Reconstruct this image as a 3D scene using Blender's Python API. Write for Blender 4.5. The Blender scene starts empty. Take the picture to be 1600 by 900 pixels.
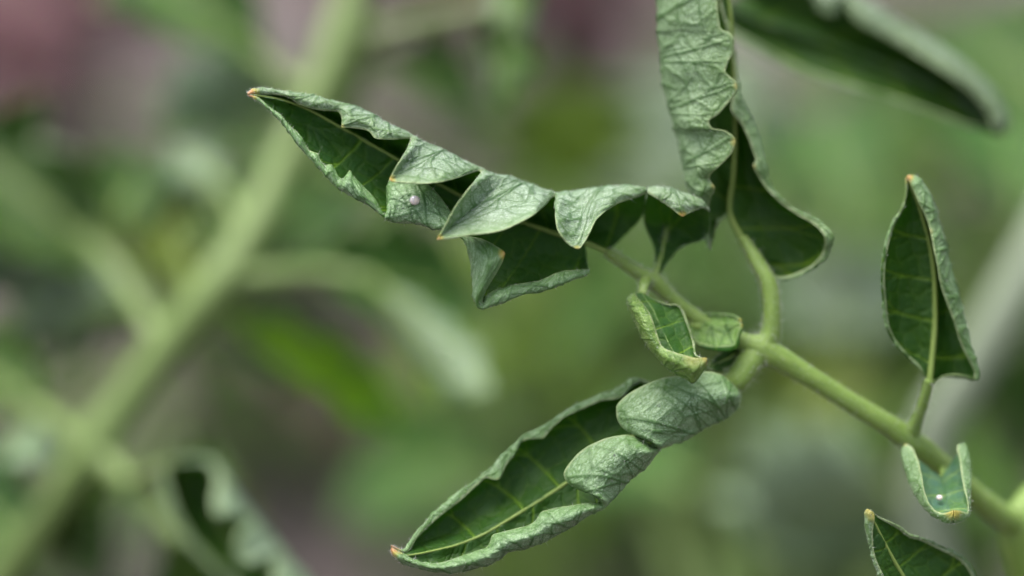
import bpy, math, random
import numpy as np
from mathutils import Vector, Matrix

random.seed(7)
RNG = np.random.default_rng(11)
sc = bpy.context.scene
COL = sc.collection

# ------------------------------------------------------------------ camera
PITCH = math.radians(18.0)
FOCAL, SENSOR = 100.0, 36.0
DIST = 0.478                        # metres to the sharp plane
CAM = np.array([0.0, -DIST * math.cos(PITCH), 0.40 + DIST * math.sin(PITCH)])
FWD = np.array([0.0, math.cos(PITCH), -math.sin(PITCH)])
RIGHT = np.array([1.0, 0.0, 0.0])
UP = np.array([0.0, math.sin(PITCH), math.cos(PITCH)])
cam_d = bpy.data.cameras.new('camera')
cam_d.lens = FOCAL; cam_d.sensor_width = SENSOR
cam_d.clip_start = 0.01; cam_d.clip_end = 400
cam_d.dof.use_dof = True
cam_d.dof.focus_distance = DIST - 0.001
cam_d.dof.aperture_fstop = 3.4
cam_d.dof.aperture_blades = 0
cam_o = bpy.data.objects.new('camera', cam_d); COL.objects.link(cam_o)
cam_o.location = CAM
cam_o.rotation_euler = (math.radians(90) - PITCH, 0, 0)
sc.camera = cam_o

# ------------------------------------------------------------------ light: bright overcast day
SUN_EL, SUN_AZ = math.radians(74), math.radians(-75)   # azimuth from +Y towards +X
world = bpy.data.worlds.new('World'); sc.world = world; world.use_nodes = True
nt = world.node_tree; nt.nodes.clear()
sky = nt.nodes.new('ShaderNodeTexSky'); sky.sky_type = 'NISHITA'; sky.sun_disc = False
sky.sun_elevation = SUN_EL; sky.sun_rotation = SUN_AZ
sky.air_density = 1.0; sky.dust_density = 6.0; sky.ozone_density = 1.0
bg = nt.nodes.new('ShaderNodeBackground'); bg.inputs[1].default_value = 0.13
wo = nt.nodes.new('ShaderNodeOutputWorld')
hs = nt.nodes.new('ShaderNodeHueSaturation'); hs.inputs['Saturation'].default_value = 0.45   # cloud-whitened sky
nt.links.new(sky.outputs[0], hs.inputs['Color']); nt.links.new(hs.outputs[0], bg.inputs[0]); nt.links.new(bg.outputs[0], wo.inputs[0])
sun_d = bpy.data.lights.new('sun', 'SUN'); sun_d.energy = 1.5; sun_d.angle = math.radians(45)
sun_d.color = (1.0, 0.96, 0.9)
sun_o = bpy.data.objects.new('sun', sun_d); COL.objects.link(sun_o)
sv = Vector((math.sin(SUN_AZ) * math.cos(SUN_EL), math.cos(SUN_AZ) * math.cos(SUN_EL), math.sin(SUN_EL)))
sun_o.rotation_euler = sv.to_track_quat('Z', 'Y').to_euler()
sun_o.location = sv * 3
sc.view_settings.view_transform = 'Standard'; sc.view_settings.look = 'None'
sc.view_settings.gamma = 1.0; sc.view_settings.use_curve_mapping = False
sc.view_settings.exposure = 1.32
sc.render.engine = 'CYCLES'
sc.cycles.use_denoising = True
sc.cycles.max_bounces = 8; sc.cycles.transmission_bounces = 6; sc.cycles.diffuse_bounces = 4

# ------------------------------------------------------------------ helpers
def at(x, y, d=0.0):
    """photo pixel (1600x900) + depth in mm behind the sharp plane -> world point(s)"""
    x, y, d = np.asarray(x, float), np.asarray(y, float), np.asarray(d, float)
    z = DIST + d * 1e-3
    k = SENSOR / FOCAL * z / 1600.0
    X = (x - 800) * k; Y = -(y - 450) * k
    return CAM + X[..., None] * RIGHT + Y[..., None] * UP + z[..., None] * FWD

def camdir(a, b, c):
    """direction given as (right, up, towards the camera)"""
    v = a * RIGHT + b * UP - c * FWD
    return v / np.linalg.norm(v)

def hermite(t, tk, P):
    """smooth curve through knots (tk, P) with finite difference tangents, limited against overshoot"""
    tk = np.asarray(tk, float); P = np.asarray(P, float)
    n = len(tk)
    if n == 2:
        w = np.clip((t - tk[0]) / (tk[1] - tk[0]), 0, 1)[:, None]
        return P[0] * (1 - w) + P[1] * w
    h = np.diff(tk); s = np.diff(P, axis=0) / h[:, None]
    m = np.zeros_like(P)
    m[1:-1] = (s[:-1] * h[1:, None] + s[1:] * h[:-1, None]) / (h[1:] + h[:-1])[:, None]
    m[0], m[-1] = s[0], s[-1]
    lo = 2.2 * np.minimum(np.abs(s[:-1]), np.abs(s[1:])) + 0.12 * np.maximum(np.abs(s[:-1]), np.abs(s[1:]))
    m[1:-1] = np.clip(m[1:-1], -lo, lo)
    i = np.clip(np.searchsorted(tk, t, side='right') - 1, 0, n - 2)
    x = np.clip((t - tk[i]) / h[i], 0, 1)[:, None]; hh = h[i][:, None]
    return ((2*x**3 - 3*x**2 + 1) * P[i] + (x**3 - 2*x**2 + x) * hh * m[i]
            + (-2*x**3 + 3*x**2) * P[i+1] + (x**3 - x**2) * hh * m[i+1])

def fill_mesh(name, V, F, mats, midx=None, attrs=None, uv=None, smooth=True):
    """V (n,3), F (m,4) quads or (m,3) triangles"""
    me = bpy.data.meshes.new(name)
    V = np.ascontiguousarray(V, dtype=np.float32); F = np.ascontiguousarray(F, dtype=np.int32)
    k = F.shape[1]
    me.vertices.add(len(V)); me.vertices.foreach_set('co', V.ravel())
    me.loops.add(F.size); me.loops.foreach_set('vertex_index', F.ravel())
    me.polygons.add(len(F)); me.polygons.foreach_set('loop_start', np.arange(0, F.size, k, dtype=np.int32))
    for m in mats: me.materials.append(m)
    if midx is not None: me.polygons.foreach_set('material_index', np.asarray(midx, np.int32))
    me.polygons.foreach_set('use_smooth', np.full(len(F), smooth))
    if attrs:
        for kx, a in attrs.items():
            at_ = me.attributes.new(kx, 'FLOAT', 'POINT')
            at_.data.foreach_set('value', np.ascontiguousarray(a, np.float32))
    if uv is not None:
        ul = me.uv_layers.new(name='flat')
        ul.data.foreach_set('uv', np.ascontiguousarray(uv[F.ravel()], np.float32).ravel())
    me.update(calc_edges=True); me.validate()
    return me

def link(name, me, parent=None, origin=None, **props):
    o = bpy.data.objects.new(name, me); COL.objects.link(o)
    if parent is not None: o.parent = parent
    for k, v in props.items(): o[k] = v
    return o

def empty(name, loc, label, category, group=None):
    o = bpy.data.objects.new(name, None); COL.objects.link(o)
    o.location = loc; o.empty_display_size = 0.02
    o['label'] = label; o['category'] = category
    if group: o['group'] = group
    return o

def rel(parent):
    """world offset of a parent chain made of plain translations"""
    p = np.zeros(3)
    while parent is not None:
        p = p + np.array(parent.location); parent = parent.parent
    return p

# ------------------------------------------------------------------ materials
def newmat(name):
    m = bpy.data.materials.new(name); m.use_nodes = True
    t = m.node_tree; t.nodes.clear()
    out = t.nodes.new('ShaderNodeOutputMaterial')
    return m, t, out

class NB:
    """tiny node helper"""
    def __init__(s, t): s.t = t
    def n(s, kind, **kw):
        nd = s.t.nodes.new(kind)
        for k, v in kw.items():
            if k.startswith('i_'):
                key = k[2:]
                key = int(key) if key.isdigit() else key.replace('_', ' ')
                nd.inputs[key].default_value = v
            else: setattr(nd, k, v)
        return nd
    def l(s, a, b): s.t.links.new(a, b)
    def attr(s, name): return s.n('ShaderNodeAttribute', attribute_name=name).outputs['Fac']
    def math(s, op, a, b=None, clamp=False):
        nd = s.n('ShaderNodeMath', operation=op, use_clamp=clamp)
        for i, v in enumerate((a, b)):
            if v is None: continue
            if isinstance(v, (int, float)): nd.inputs[i].default_value = v
            else: s.l(v, nd.inputs[i])
        return nd.outputs[0]
    def ramp(s, fac, a, b, lo=0.0, hi=1.0):
        nd = s.n('ShaderNodeMapRange', i_1=a, i_2=b, i_3=lo, i_4=hi, clamp=True)
        s.l(fac, nd.inputs[0]); return nd.outputs[0]
    def mix(s, fac, a, b):
        nd = s.n('ShaderNodeMix', data_type='RGBA')
        for i, v in ((0, fac), (6, a), (7, b)):
            if isinstance(v, (int, float)): nd.inputs[i].default_value = v
            elif isinstance(v, tuple): nd.inputs[i].default_value = (*v, 1)
            else: s.l(v, nd.inputs[i])
        return nd.outputs[2]
    def noise(s, vec, scale, detail=2, rough=0.5):
        nd = s.n('ShaderNodeTexNoise', i_Scale=scale, i_Detail=detail, i_Roughness=rough)
        s.l(vec, nd.inputs['Vector']); return nd.outputs['Fac']
    def vor(s, vec, scale, feature='F1'):
        nd = s.n('ShaderNodeTexVoronoi', feature=feature, i_Scale=scale)
        s.l(vec, nd.inputs['Vector']); return nd.outputs['Distance']

def leaf_material(name, under, tint=(1, 1, 1), glow=0.22, fresh=0.0, netk=1.0):
    m, t, out = newmat(name); b = NB(t)
    uv = b.n('ShaderNodeUVMap', uv_map='flat').outputs[0]
    rnd = b.n('ShaderNodeObjectInfo').outputs['Random']
    vein, net, edge, tip = b.attr('vein'), b.attr('net'), b.attr('edge'), b.attr('tip')
    big = b.noise(uv, 0.22, 3); mid = b.noise(uv, 1.1, 3); fine = b.noise(uv, 2.6, 4, 0.7)
    grit = b.noise(uv, 5.0, 3, 0.75)
    cell = b.vor(uv, 1.3, 'DISTANCE_TO_EDGE')
    dots = b.vor(uv, 1.15, 'F1'); specks = b.vor(uv, 1.6, 'F1')
    T = lambda c: tuple(x * y for x, y in zip(c, tint))
    if under:
        a = T((0.080, 0.165, 0.045)); sil = T((0.37, 0.46, 0.355)); vc = T((0.026, 0.085, 0.012))
        f = b.math('ADD', b.math('MULTIPLY', mid, 0.55), b.math('MULTIPLY', fine, 0.75))
        f = b.ramp(f, 0.45, 0.82)
        f = b.math('MULTIPLY', f, b.ramp(cell, 0.0, 0.16, 0.55, 1.0))
        c = b.mix(f, a, sil)
        c = b.mix(b.ramp(grit, 0.52, 0.66, 0, 0.75), c, T((0.59, 0.66, 0.65)))
        c = b.mix(b.ramp(grit, 0.48, 0.36, 0, 0.65), c, T((0.05, 0.10, 0.04)))
        c = b.mix(b.math('MULTIPLY', b.ramp(dots, 0.12, 0.24, 1, 0), b.ramp(mid, 0.5, 0.62)), c, (0.055, 0.06, 0.065))
        c = b.mix(b.math('MULTIPLY', net, 0.85 * netk), c, vc)
        c = b.mix(b.math('MULTIPLY', vein, 0.85, True), c, vc)
        c = b.mix(b.ramp(big, 0.35, 0.75, 0.0, 0.35), c, T((0.135, 0.22, 0.085)))
        c = b.mix(b.math('MULTIPLY', b.attr('outer'), b.ramp(fine, 0.35, 0.6, 0.7, 0.25)), c, T((0.125, 0.215, 0.062)))
        rough, spec = 0.36, 0.55
        tl = T((0.16, 0.30, 0.05))
    else:
        a = T((0.016, 0.054, 0.003)); a2 = T((0.040, 0.106, 0.010)); vc = T((0.13, 0.24, 0.02))
        f = b.math('ADD', b.math('MULTIPLY', mid, 0.6), b.math('MULTIPLY', fine, 0.5))
        c = b.mix(b.ramp(f, 0.35, 0.8), a, a2)
        c = b.mix(b.ramp(big, 0.35, 0.7, 0.0, 0.5), c, T((0.026, 0.072, 0.026)))
        c = b.mix(b.ramp(grit, 0.54, 0.70, 0, 0.40), c, T((0.13, 0.22, 0.10)))
        c = b.mix(b.math('MULTIPLY', b.ramp(specks, 0.05, 0.11, 0.8, 0), b.ramp(mid, 0.5, 0.6)), c, (0.5, 0.53, 0.45))
        c = b.mix(b.math('MULTIPLY', net, 0.18), c, vc)
        c = b.mix(b.math('MULTIPLY', vein, 0.85, True), c, vc)
        rough, spec = 0.42, 0.22
        tl = T((0.15, 0.40, 0.012))
    c = b.mix(b.math('MULTIPLY', edge, b.ramp(mid, 0.3, 0.6, 0.35, 0.85)), c, (0.32, 0.40, 0.18))
    c = b.mix(b.ramp(tip, 0.1, 0.6), c, (0.36, 0.31, 0.055))
    c = b.mix(b.ramp(tip, 0.6, 1.0), c, (0.50, 0.22, 0.10))
    if fresh: c = b.mix(fresh, c, (0.085, 0.11, 0.006))
    hsv = b.n('ShaderNodeHueSaturation'); b.l(c, hsv.inputs['Color'])
    b.l(b.ramp(rnd, 0, 1, 0.85, 1.15), hsv.inputs['Value'])
    b.l(b.ramp(rnd, 0, 1, 0.49, 0.512), hsv.inputs['Hue'])
    c = hsv.outputs[0]
    p = b.n('ShaderNodeBsdfPrincipled', i_Roughness=rough)
    p.inputs['Specular IOR Level'].default_value = spec
    b.l(c, p.inputs['Base Color'])
    h = b.math('ADD', b.math('MULTIPLY', fine, 0.9), b.math('MULTIPLY', b.ramp(cell, 0, 0.18), 0.5))
    h = b.math('ADD', h, b.math('MULTIPLY', grit, 0.6))
    bp = b.n('ShaderNodeBump', i_Strength=0.75 if under else 0.5, i_Distance=0.00016)
    b.l(h, bp.inputs['Height']); b.l(bp.outputs[0], p.inputs['Normal'])
    tr = b.n('ShaderNodeBsdfTranslucent'); tr.inputs[0].default_value = (*tl, 1)
    mx = b.n('ShaderNodeMixShader'); mx.inputs[0].default_value = glow if under else glow * 1.6
    b.l(p.outputs[0], mx.inputs[1]); b.l(tr.outputs[0], mx.inputs[2]); b.l(mx.outputs[0], out.inputs[0])
    return m

def stem_material(name, c1, c2, c3, rough=0.5):
    m, t, out = newmat(name); b = NB(t)
    uv = b.n('ShaderNodeUVMap', uv_map='flat').outputs[0]
    mp = b.n('ShaderNodeMapping'); mp.inputs['Scale'].default_value = (0.25, 2.2, 1); b.l(uv, mp.inputs[0])
    st = b.noise(mp.outputs[0], 1.4, 3); gr = b.noise(uv, 5.0, 3, 0.6)
    c = b.mix(b.ramp(st, 0.35, 0.7), c1, c2)
    c = b.mix(b.ramp(gr, 0.5, 0.75, 0, 0.6), c, c3)
    p = b.n('ShaderNodeBsdfPrincipled', i_Roughness=rough)
    p.inputs['Specular IOR Level'].default_value = 0.4
    p.inputs['Subsurface Weight'].default_value = 0.0
    b.l(c, p.inputs['Base Color'])
    bp = b.n('ShaderNodeBump', i_Strength=0.5, i_Distance=0.00015); b.l(b.math('ADD', gr, st), bp.inputs['Height'])
    b.l(bp.outputs[0], p.inputs['Normal']); b.l(p.outputs[0], out.inputs[0])
    return m

def plain_material(name, c1, c2, scale, rough=0.8, bump=0.0, dist=0.005):
    m, t, out = newmat(name); b = NB(t)
    co = b.n('ShaderNodeTexCoord').outputs['Object']
    f = b.noise(co, scale, 5, 0.6)
    c = b.mix(b.ramp(f, 0.3, 0.7), c1, c2)
    p = b.n('ShaderNodeBsdfPrincipled', i_Roughness=rough); b.l(c, p.inputs['Base Color'])
    if bump:
        bp = b.n('ShaderNodeBump', i_Strength=bump, i_Distance=dist); b.l(f, bp.inputs['Height'])
        b.l(bp.outputs[0], p.inputs['Normal'])
    b.l(p.outputs[0], out.inputs[0])
    return m

M_UP = leaf_material('leaf_upper', False)
M_LO = leaf_material('leaf_underside', True)
M_STEM = stem_material('stem_green', (0.12, 0.21, 0.030), (0.19, 0.29, 0.055), (0.26, 0.34, 0.14))
M_VEIN = stem_material('vein_green', (0.15, 0.23, 0.04), (0.20, 0.28, 0.06), (0.24, 0.30, 0.11))
M_HAIR = plain_material('hair_pale', (0.50, 0.54, 0.48), (0.60, 0.62, 0.56), 50, 0.5)
M_LOG = leaf_material('leaf_underside_green', True, (0.98, 1.12, 0.86), netk=0.8)
LEAF_MATS = [M_UP, M_LO]
GREEN_MATS = [M_UP, M_LOG]

# ------------------------------------------------------------------ leaf blades
def smoothstep(a, b, x):
    x = np.clip((x - a) / (b - a), 0, 1); return x * x * (3 - 2 * x)

def cell_net(s, t, size, seed):
    """0..1 ridge field of an irregular net (jittered cells), evaluated in flat leaf millimetres"""
    r = np.random.default_rng(seed)
    J = r.random((64, 64, 2))
    gx, gy = np.floor(s / size).astype(int), np.floor(t / size).astype(int)
    f1 = np.full(s.shape, 9e9); f2 = np.full(s.shape, 9e9)
    for i in (-1, 0, 1):
        for j in (-1, 0, 1):
            q = J[(gx + i) % 64, (gy + j) % 64]
            d = np.hypot((gx + i + 0.15 + 0.7 * q[..., 0]) * size - s, (gy + j + 0.15 + 0.7 * q[..., 1]) * size - t)
            f2 = np.minimum(f2, np.maximum(f1, d)); f1 = np.minimum(f1, d)
    return f2 - f1

def seg_dist(s, t, A, B):
    d = B - A; L2 = (d ** 2).sum() + 1e-12
    k = np.clip(((s - A[0]) * d[0] + (t - A[1]) * d[1]) / L2, 0, 1)
    return np.hypot(s - A[0] - k * d[0], t - A[1] - k * d[1]), k

def grid_normals(P):
    du = np.gradient(P, axis=0); dv = np.gradient(P, axis=1)
    n = np.cross(du, dv)
    for _ in range(2):                      # spread into collapsed corners
        n[1:-1] = n[1:-1] * 2 + n[:-2] + n[2:]
        n[:, 1:-1] = n[:, 1:-1] * 2 + n[:, :-2] + n[:, 2:]
    l = np.linalg.norm(n, axis=2, keepdims=True)
    return n / np.maximum(l, 1e-18)

def half_blade(P, veins, seed, up_sign, thick, tips, relief=1.0, net_size=3.1, base_edge=True):
    """one half of a leaflet. P (nu, nv, 3), u from tip (0) to base (1), v from midrib (0) to margin (1).
    veins: list of ((u0,v0),(u1,v1),width_mm). Returns V, F, midx, attrs, uv"""
    nu, nv, _ = P.shape
    u = np.linspace(0, 1, nu); v = np.linspace(0, 1, nv)
    Lm = np.linalg.norm(np.diff(P[:, 0], axis=0), axis=1).sum() * 1e3
    if Lm < 3: Lm = np.linalg.norm(np.diff(P[:, nv // 2], axis=0), axis=1).sum() * 1e3
    row = np.linalg.norm(np.diff(P, axis=1), axis=2) * 1e3
    tt = np.concatenate([np.zeros((nu, 1)), np.cumsum(row, axis=1)], axis=1)
    ss = np.repeat((u * Lm)[:, None], nv, axis=1)
    Wm = np.median(tt[:, -1])
    # lateral veins, measured in an even (u, v) sheet
    se, te = ss, np.repeat((v * Wm)[None], nu, axis=0)
    vein = np.zeros((nu, nv))
    for (a, b, w) in veins:
        K = 7
        prev = np.array([a[0] * Lm, a[1] * Wm])
        for k in range(1, K + 1):
            x = k / K
            uu = a[0] + (b[0] - a[0]) * (x ** 1.35); vv = a[1] + (b[1] - a[1]) * x
            cur = np.array([uu * Lm, vv * Wm])
            lo, hi = sorted((prev[0], cur[0]))
            i0, i1 = max(0, int((lo - 2) / Lm * (nu - 1))), min(nu, int((hi + 2) / Lm * (nu - 1)) + 2)
            if i1 > i0:
                d, _ = seg_dist(se[i0:i1], te[i0:i1], prev, cur)
                ww = w * (1 - 0.55 * (x - 0.5 / K))
                vein[i0:i1] = np.maximum(vein[i0:i1], 1 - smoothstep(ww * 0.55, ww * 1.3, d))
            prev = cur
    wob = 0.5 * np.sin(ss * 0.9 + 2 * np.sin(tt * 0.7)) + 0.5 * np.sin(tt * 1.1 + ss * 0.35)
    ed = cell_net(ss + wob * 0.5, tt + wob * 0.4, net_size, seed)
    net = (1 - smoothstep(0.16, 0.46, ed)) * smoothstep(0.0, 0.12, v)[None]
    ed2 = cell_net(ss + wob * 0.3, tt, net_size * 0.45, seed + 5)
    net = np.maximum(net, 0.42 * (1 - smoothstep(0.08, 0.28, ed2)))
    puff = smoothstep(0.0, 1.1, ed) * 0.9 + 0.35 * smoothstep(0, 0.5, ed2)
    # margin colouring
    dm = tt[:, -1:] - tt
    edge = 1 - smoothstep(0.12, 0.50, dm)
    outer = 1 - smoothstep(0.8, 5.0, dm)
    tip = np.zeros((nu, nv))
    for (tu, amount, rad) in tips:
        c = P[int(round(tu * (nu - 1))), -1]
        tip = np.maximum(tip, amount * (1 - smoothstep(0.15, 1.0, np.linalg.norm(P - c, axis=2) * 1e3 / rad)))
    N = grid_normals(P) * up_sign
    fade = smoothstep(0, 0.05, u)[:, None] * (0.35 + 0.65 * smoothstep(0.0, 0.8, dm))
    swell = 0.0
    for k in range(5):
        a1, a2, ph = np.random.default_rng(seed * 7 + k).uniform(0.25, 1.1, 3)
        swell = swell + np.sin(ss * a1 + ph * 6) * np.sin(tt * a2 * 1.2 + ph * 11)
    h = relief * fade * (0.17 * (puff - 0.6) - 0.16 * vein + 0.06 * swell)
    P = P + N * (h * 1e-3)[..., None]
    N = grid_normals(P) * up_sign
    taper = (0.35 + 0.65 * smoothstep(0.0, 0.35, dm))[..., None]
    U = P + N * (thick * 0.5e-3) * taper; Lw = P - N * (thick * 0.5e-3) * taper
    n = nu * nv
    idx = np.arange(n).reshape(nu, nv)
    q = np.stack([idx[:-1, :-1], idx[1:, :-1], idx[1:, 1:], idx[:-1, 1:]], axis=-1).reshape(-1, 4)
    up = q if up_sign > 0 else q[:, ::-1]
    lo = (q[:, ::-1] if up_sign > 0 else q) + n
    loop = np.concatenate([idx[:, -1], idx[-1, -2::-1], idx[-2::-1, 0], idx[0, 1:-1]])
    nx = np.roll(loop, -1)
    rim = np.stack([loop, nx, nx + n, loop + n], axis=-1)
    if up_sign < 0: rim = rim[:, ::-1]
    V = np.concatenate([U.reshape(-1, 3), Lw.reshape(-1, 3)])
    F = np.concatenate([up, lo, rim])
    midx = np.concatenate([np.zeros(len(up)), np.ones(len(lo)), np.ones(len(rim))])
    dd = lambda a: np.concatenate([np.asarray(a, float).ravel()] * 2)
    uv = np.stack([dd(ss + seed * 13.7), dd(tt)], axis=-1)
    return V, F, midx, dict(vein=dd(vein), net=dd(net), edge=dd(edge), tip=dd(tip), outer=dd(outer)), uv, (Lw, -N)

def rails_grid(rails, nu, nv):
    """rails: list (midrib -> margin) of control lists (u, x, y, d). Cubic loft across the rails."""
    u = np.linspace(0, 1, nu)
    R = []
    for r in rails:
        r = np.asarray(r, float)
        R.append(hermite(u, r[:, 0], r[:, 1:4]))
    R = np.stack(R, axis=1)                       # nu, k, 3 in (px, px, mm)
    k = R.shape[1]; v = np.linspace(0, 1, nv) * (k - 1)
    i = np.clip(v.astype(int), 0, k - 2); x = (v - i)[None, :, None]
    m = np.zeros_like(R); m[:, 1:-1] = (R[:, 2:] - R[:, :-2]) / 2
    m[:, 0] = R[:, 1] - R[:, 0]; m[:, -1] = R[:, -1] - R[:, -2]
    G = ((2*x**3 - 3*x**2 + 1) * R[:, i] + (x**3 - 2*x**2 + x) * m[:, i]
         + (-2*x**3 + 3*x**2) * R[:, i+1] + (x**3 - x**2) * m[:, i+1])
    return at(G[..., 0], G[..., 1], G[..., 2])

def prof(pts):
    a = np.asarray(pts, float)
    return lambda u: float(np.interp(u, a[:, 0], a[:, 1]))

def folded(mid, pairs, df, dm, bulge_in, bulge_out, nu, nv, sag=(0, 0), push=None):
    """half blade whose outer strip is folded back: mid rail, then (u, fold xy, margin xy) pairs.
    df / dm: depth profiles of fold and margin; bulge_*: depth (mm) added half way."""
    pairs = np.asarray(pairs, float)
    u = pairs[:, 0]
    md = hermite(u, np.asarray(mid)[:, 0], np.asarray(mid)[:, 1:4])
    fold = np.column_stack([pairs[:, 1:3], [df(x) for x in u]])
    marg = np.column_stack([pairs[:, 3:5], [dm(x) for x in u]])
    ln = np.linalg.norm(marg[:, :2] - fold[:, :2], axis=1) / 9.3
    w = np.clip(ln / 3.0, 0.05, 1.0)
    marg[:, 2] = fold[:, 2] + (marg[:, 2] - fold[:, 2]) * np.clip(ln / 4.0, 0.12, 1.3)
    wi = np.clip(np.linalg.norm(fold[:, :2] - md[:, :2], axis=1) / 50, 0, 1)
    def mixr(a, b, t, dz, wz, s=(0, 0)):
        r = a * (1 - t) + b * t
        r[:, 2] += dz * wz; r[:, 0] += s[0] * wz; r[:, 1] += s[1] * wz
        return r
    r1 = mixr(md, fold, 0.35, bulge_in, wi, sag)
    r2 = mixr(md, fold, 0.75, bulge_in * 1.0, wi, sag)
    if push is not None:
        k = np.array([push[0](x) for x in u])[:, None]
        r1[:, :2] += k * np.array(push[1]); r2[:, :2] += k * np.array(push[2])
    r3 = mixr(fold, marg, 0.45, bulge_out, w)
    cols = [md, r1, r2, fold, r3, marg]
    return rails_grid([np.column_stack([u, c]) for c in cols], nu, nv)

def tube(name, pts, mat, parent, seg=14, per=10, flat=1.0, hairs=0, ridge=0.04, caps=True):
    """pts: list of (world point, radius_m)"""
    W = np.array([p for p, r in pts]); R = np.array([r for p, r in pts])
    k = np.concatenate([[0], np.cumsum(np.linalg.norm(np.diff(W, axis=0), axis=1))])
    n = per * (len(pts) - 1) + 1
    t = np.concatenate([np.linspace(k[i], k[i+1], per, endpoint=False) for i in range(len(pts) - 1)] + [[k[-1]]])
    C = hermite(t, k, W); rr = hermite(t, k, R[:, None])[:, 0]
    T = np.gradient(C, axis=0); T /= np.linalg.norm(T, axis=1, keepdims=True)
    ref = np.array([0.3, -0.8, 0.5]); A = np.cross(T, ref); A /= np.linalg.norm(A, axis=1, keepdims=True)
    B = np.cross(T, A)
    th = np.linspace(0, 2 * np.pi, seg, endpoint=False)
    mod = 1 + ridge * np.cos(3 * th[None] + t[:, None] * 40) + 0.5 * ridge * np.sin(t[:, None] * 900 + th[None] * 2)
    ring = C[:, None] + (rr[:, None] * mod)[..., None] * (np.cos(th)[None, :, None] * A[:, None] * flat + np.sin(th)[None, :, None] * B[:, None])
    off = rel(parent)
    idx = np.arange(n * seg).reshape(n, seg); jn = np.roll(idx, -1, axis=1)
    F = np.stack([idx[:-1], jn[:-1], jn[1:], idx[1:]], axis=-1).reshape(-1, 4)
    V = ring.reshape(-1, 3)
    V = np.concatenate([V, C[:1], C[-1:]])
    c0, c1 = n * seg, n * seg + 1
    e0 = np.stack([jn[0], idx[0], np.full(seg, c0), np.full(seg, c0)], axis=-1)
    uv = np.stack([np.repeat(t * 1e3, seg), np.tile(th * rr.mean() * 1e3, n)], axis=-1)
    uv = np.concatenate([uv, [[0, 0], [0, 0]]])
    V = V - off
    me = bpy.data.meshes.new(name)
    faces = F.tolist() + [(int(a), int(b_), c0) for a, b_ in zip(jn[0], idx[0])] + [(int(a), int(b_), c1) for a, b_ in zip(idx[-1], jn[-1])]
    me.from_pydata(V.tolist(), [], faces); me.materials.append(mat)
    me.polygons.foreach_set('use_smooth', [True] * len(faces))
    ul = me.uv_layers.new(name='flat')
    li = np.zeros(len(me.loops), np.int32); me.loops.foreach_get('vertex_index', li)
    ul.data.foreach_set('uv', uv[li].astype(np.float32).ravel())
    me.update()
    o = link(name, me, parent)
    if hairs:
        hp = ring.reshape(-1, 3); hn = (ring - C[:, None]).reshape(-1, 3)
        hn = hn / np.linalg.norm(hn, axis=1, keepdims=True)
        make_hairs(o, hp, hn, hairs, 0.35, 0.9, 0.018)
    return o

def make_hairs(parent, pts, nrm, count, l0, l1, r, seed=3):
    g = np.random.default_rng(seed + count)
    i = g.integers(0, len(pts), count)
    p = pts[i]; d = nrm[i] + g.normal(0, 0.45, (count, 3)); d /= np.linalg.norm(d, axis=1, keepdims=True)
    ln = g.uniform(l0, l1, count)[:, None] * 1e-3
    big = g.random(count) < 0.06; ln[big] *= 2.2
    a = np.cross(d, g.normal(size=(count, 3))); a /= np.linalg.norm(a, axis=1, keepdims=True); b = np.cross(d, a)
    r = r * 1e-3 * np.where(big, 1.7, 1.0)[:, None]
    bend = (a * g.normal(0, 0.25, (count, 1))) * ln
    vs = [p + a * r, p - a * r * 0.5 + b * r * 0.87, p - a * r * 0.5 - b * r * 0.87, p + d * ln + bend]
    V = np.stack(vs, axis=1).reshape(-1, 3) - rel(parent)
    k = np.arange(count)[:, None] * 4
    F = np.concatenate([k + np.array([0, 1, 3]), k + np.array([1, 2, 3]), k + np.array([2, 0, 3])])
    return link('hairs', fill_mesh('hairs', V, F, [M_HAIR]), parent, kind='stuff')

LEAFN = [0]
def leaflet(parent, halves, mid=None, mid_r=0.5, mats=None, hairs=0, name='leaflet', label=None, thick=0.30, relief=1.0, net=3.1, vein_off=0.0, face=0.12):
    """halves: list of dict(P, veins, up, tips)."""
    LEAFN[0] += 1
    Vs, Fs, Ms, UVs, As, off = [], [], [], [], {}, 0
    low = []
    for j, h in enumerate(halves):
        V, F, m, a, uv, lw = half_blade(h['P'], h.get('veins', []), LEAFN[0] * 2 + j, h['up'], thick, h.get('tips', []), relief, net)
        if 'lo' in h: m[m == 1] = h['lo']
        Vs.append(V); Fs.append(F + off); Ms.append(m); UVs.append(uv); off += len(V); low.append(lw)
        for k, x in a.items(): As.setdefault(k, []).append(x)
    V = np.concatenate(Vs)
    org = np.array(halves[0]['P'][-1, 0])
    me = fill_mesh(name, V - org, np.concatenate(Fs), mats or LEAF_MATS, np.concatenate(Ms),
                   {k: np.concatenate(x) for k, x in As.items()}, np.concatenate(UVs))
    o = link(name, me, parent); o.location = org - rel(parent)
    if label: o['label'] = label
    if mid is not None:
        mid = np.asarray(mid)
        n = len(mid)
        tube('midrib', [(at(*mid[i, 1:4]) , mid_r * 1e-3 * (0.35 + 0.65 * i / (n - 1))) for i in range(n)], M_VEIN, o, seg=10, per=12)
    if hairs:
        hp = np.concatenate([a.reshape(-1, 3) for a, b in low]); hn = np.concatenate([b.reshape(-1, 3) for a, b in low])
        make_hairs(o, hp, hn, hairs, 0.18, 0.55, 0.014)
    return o

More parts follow.
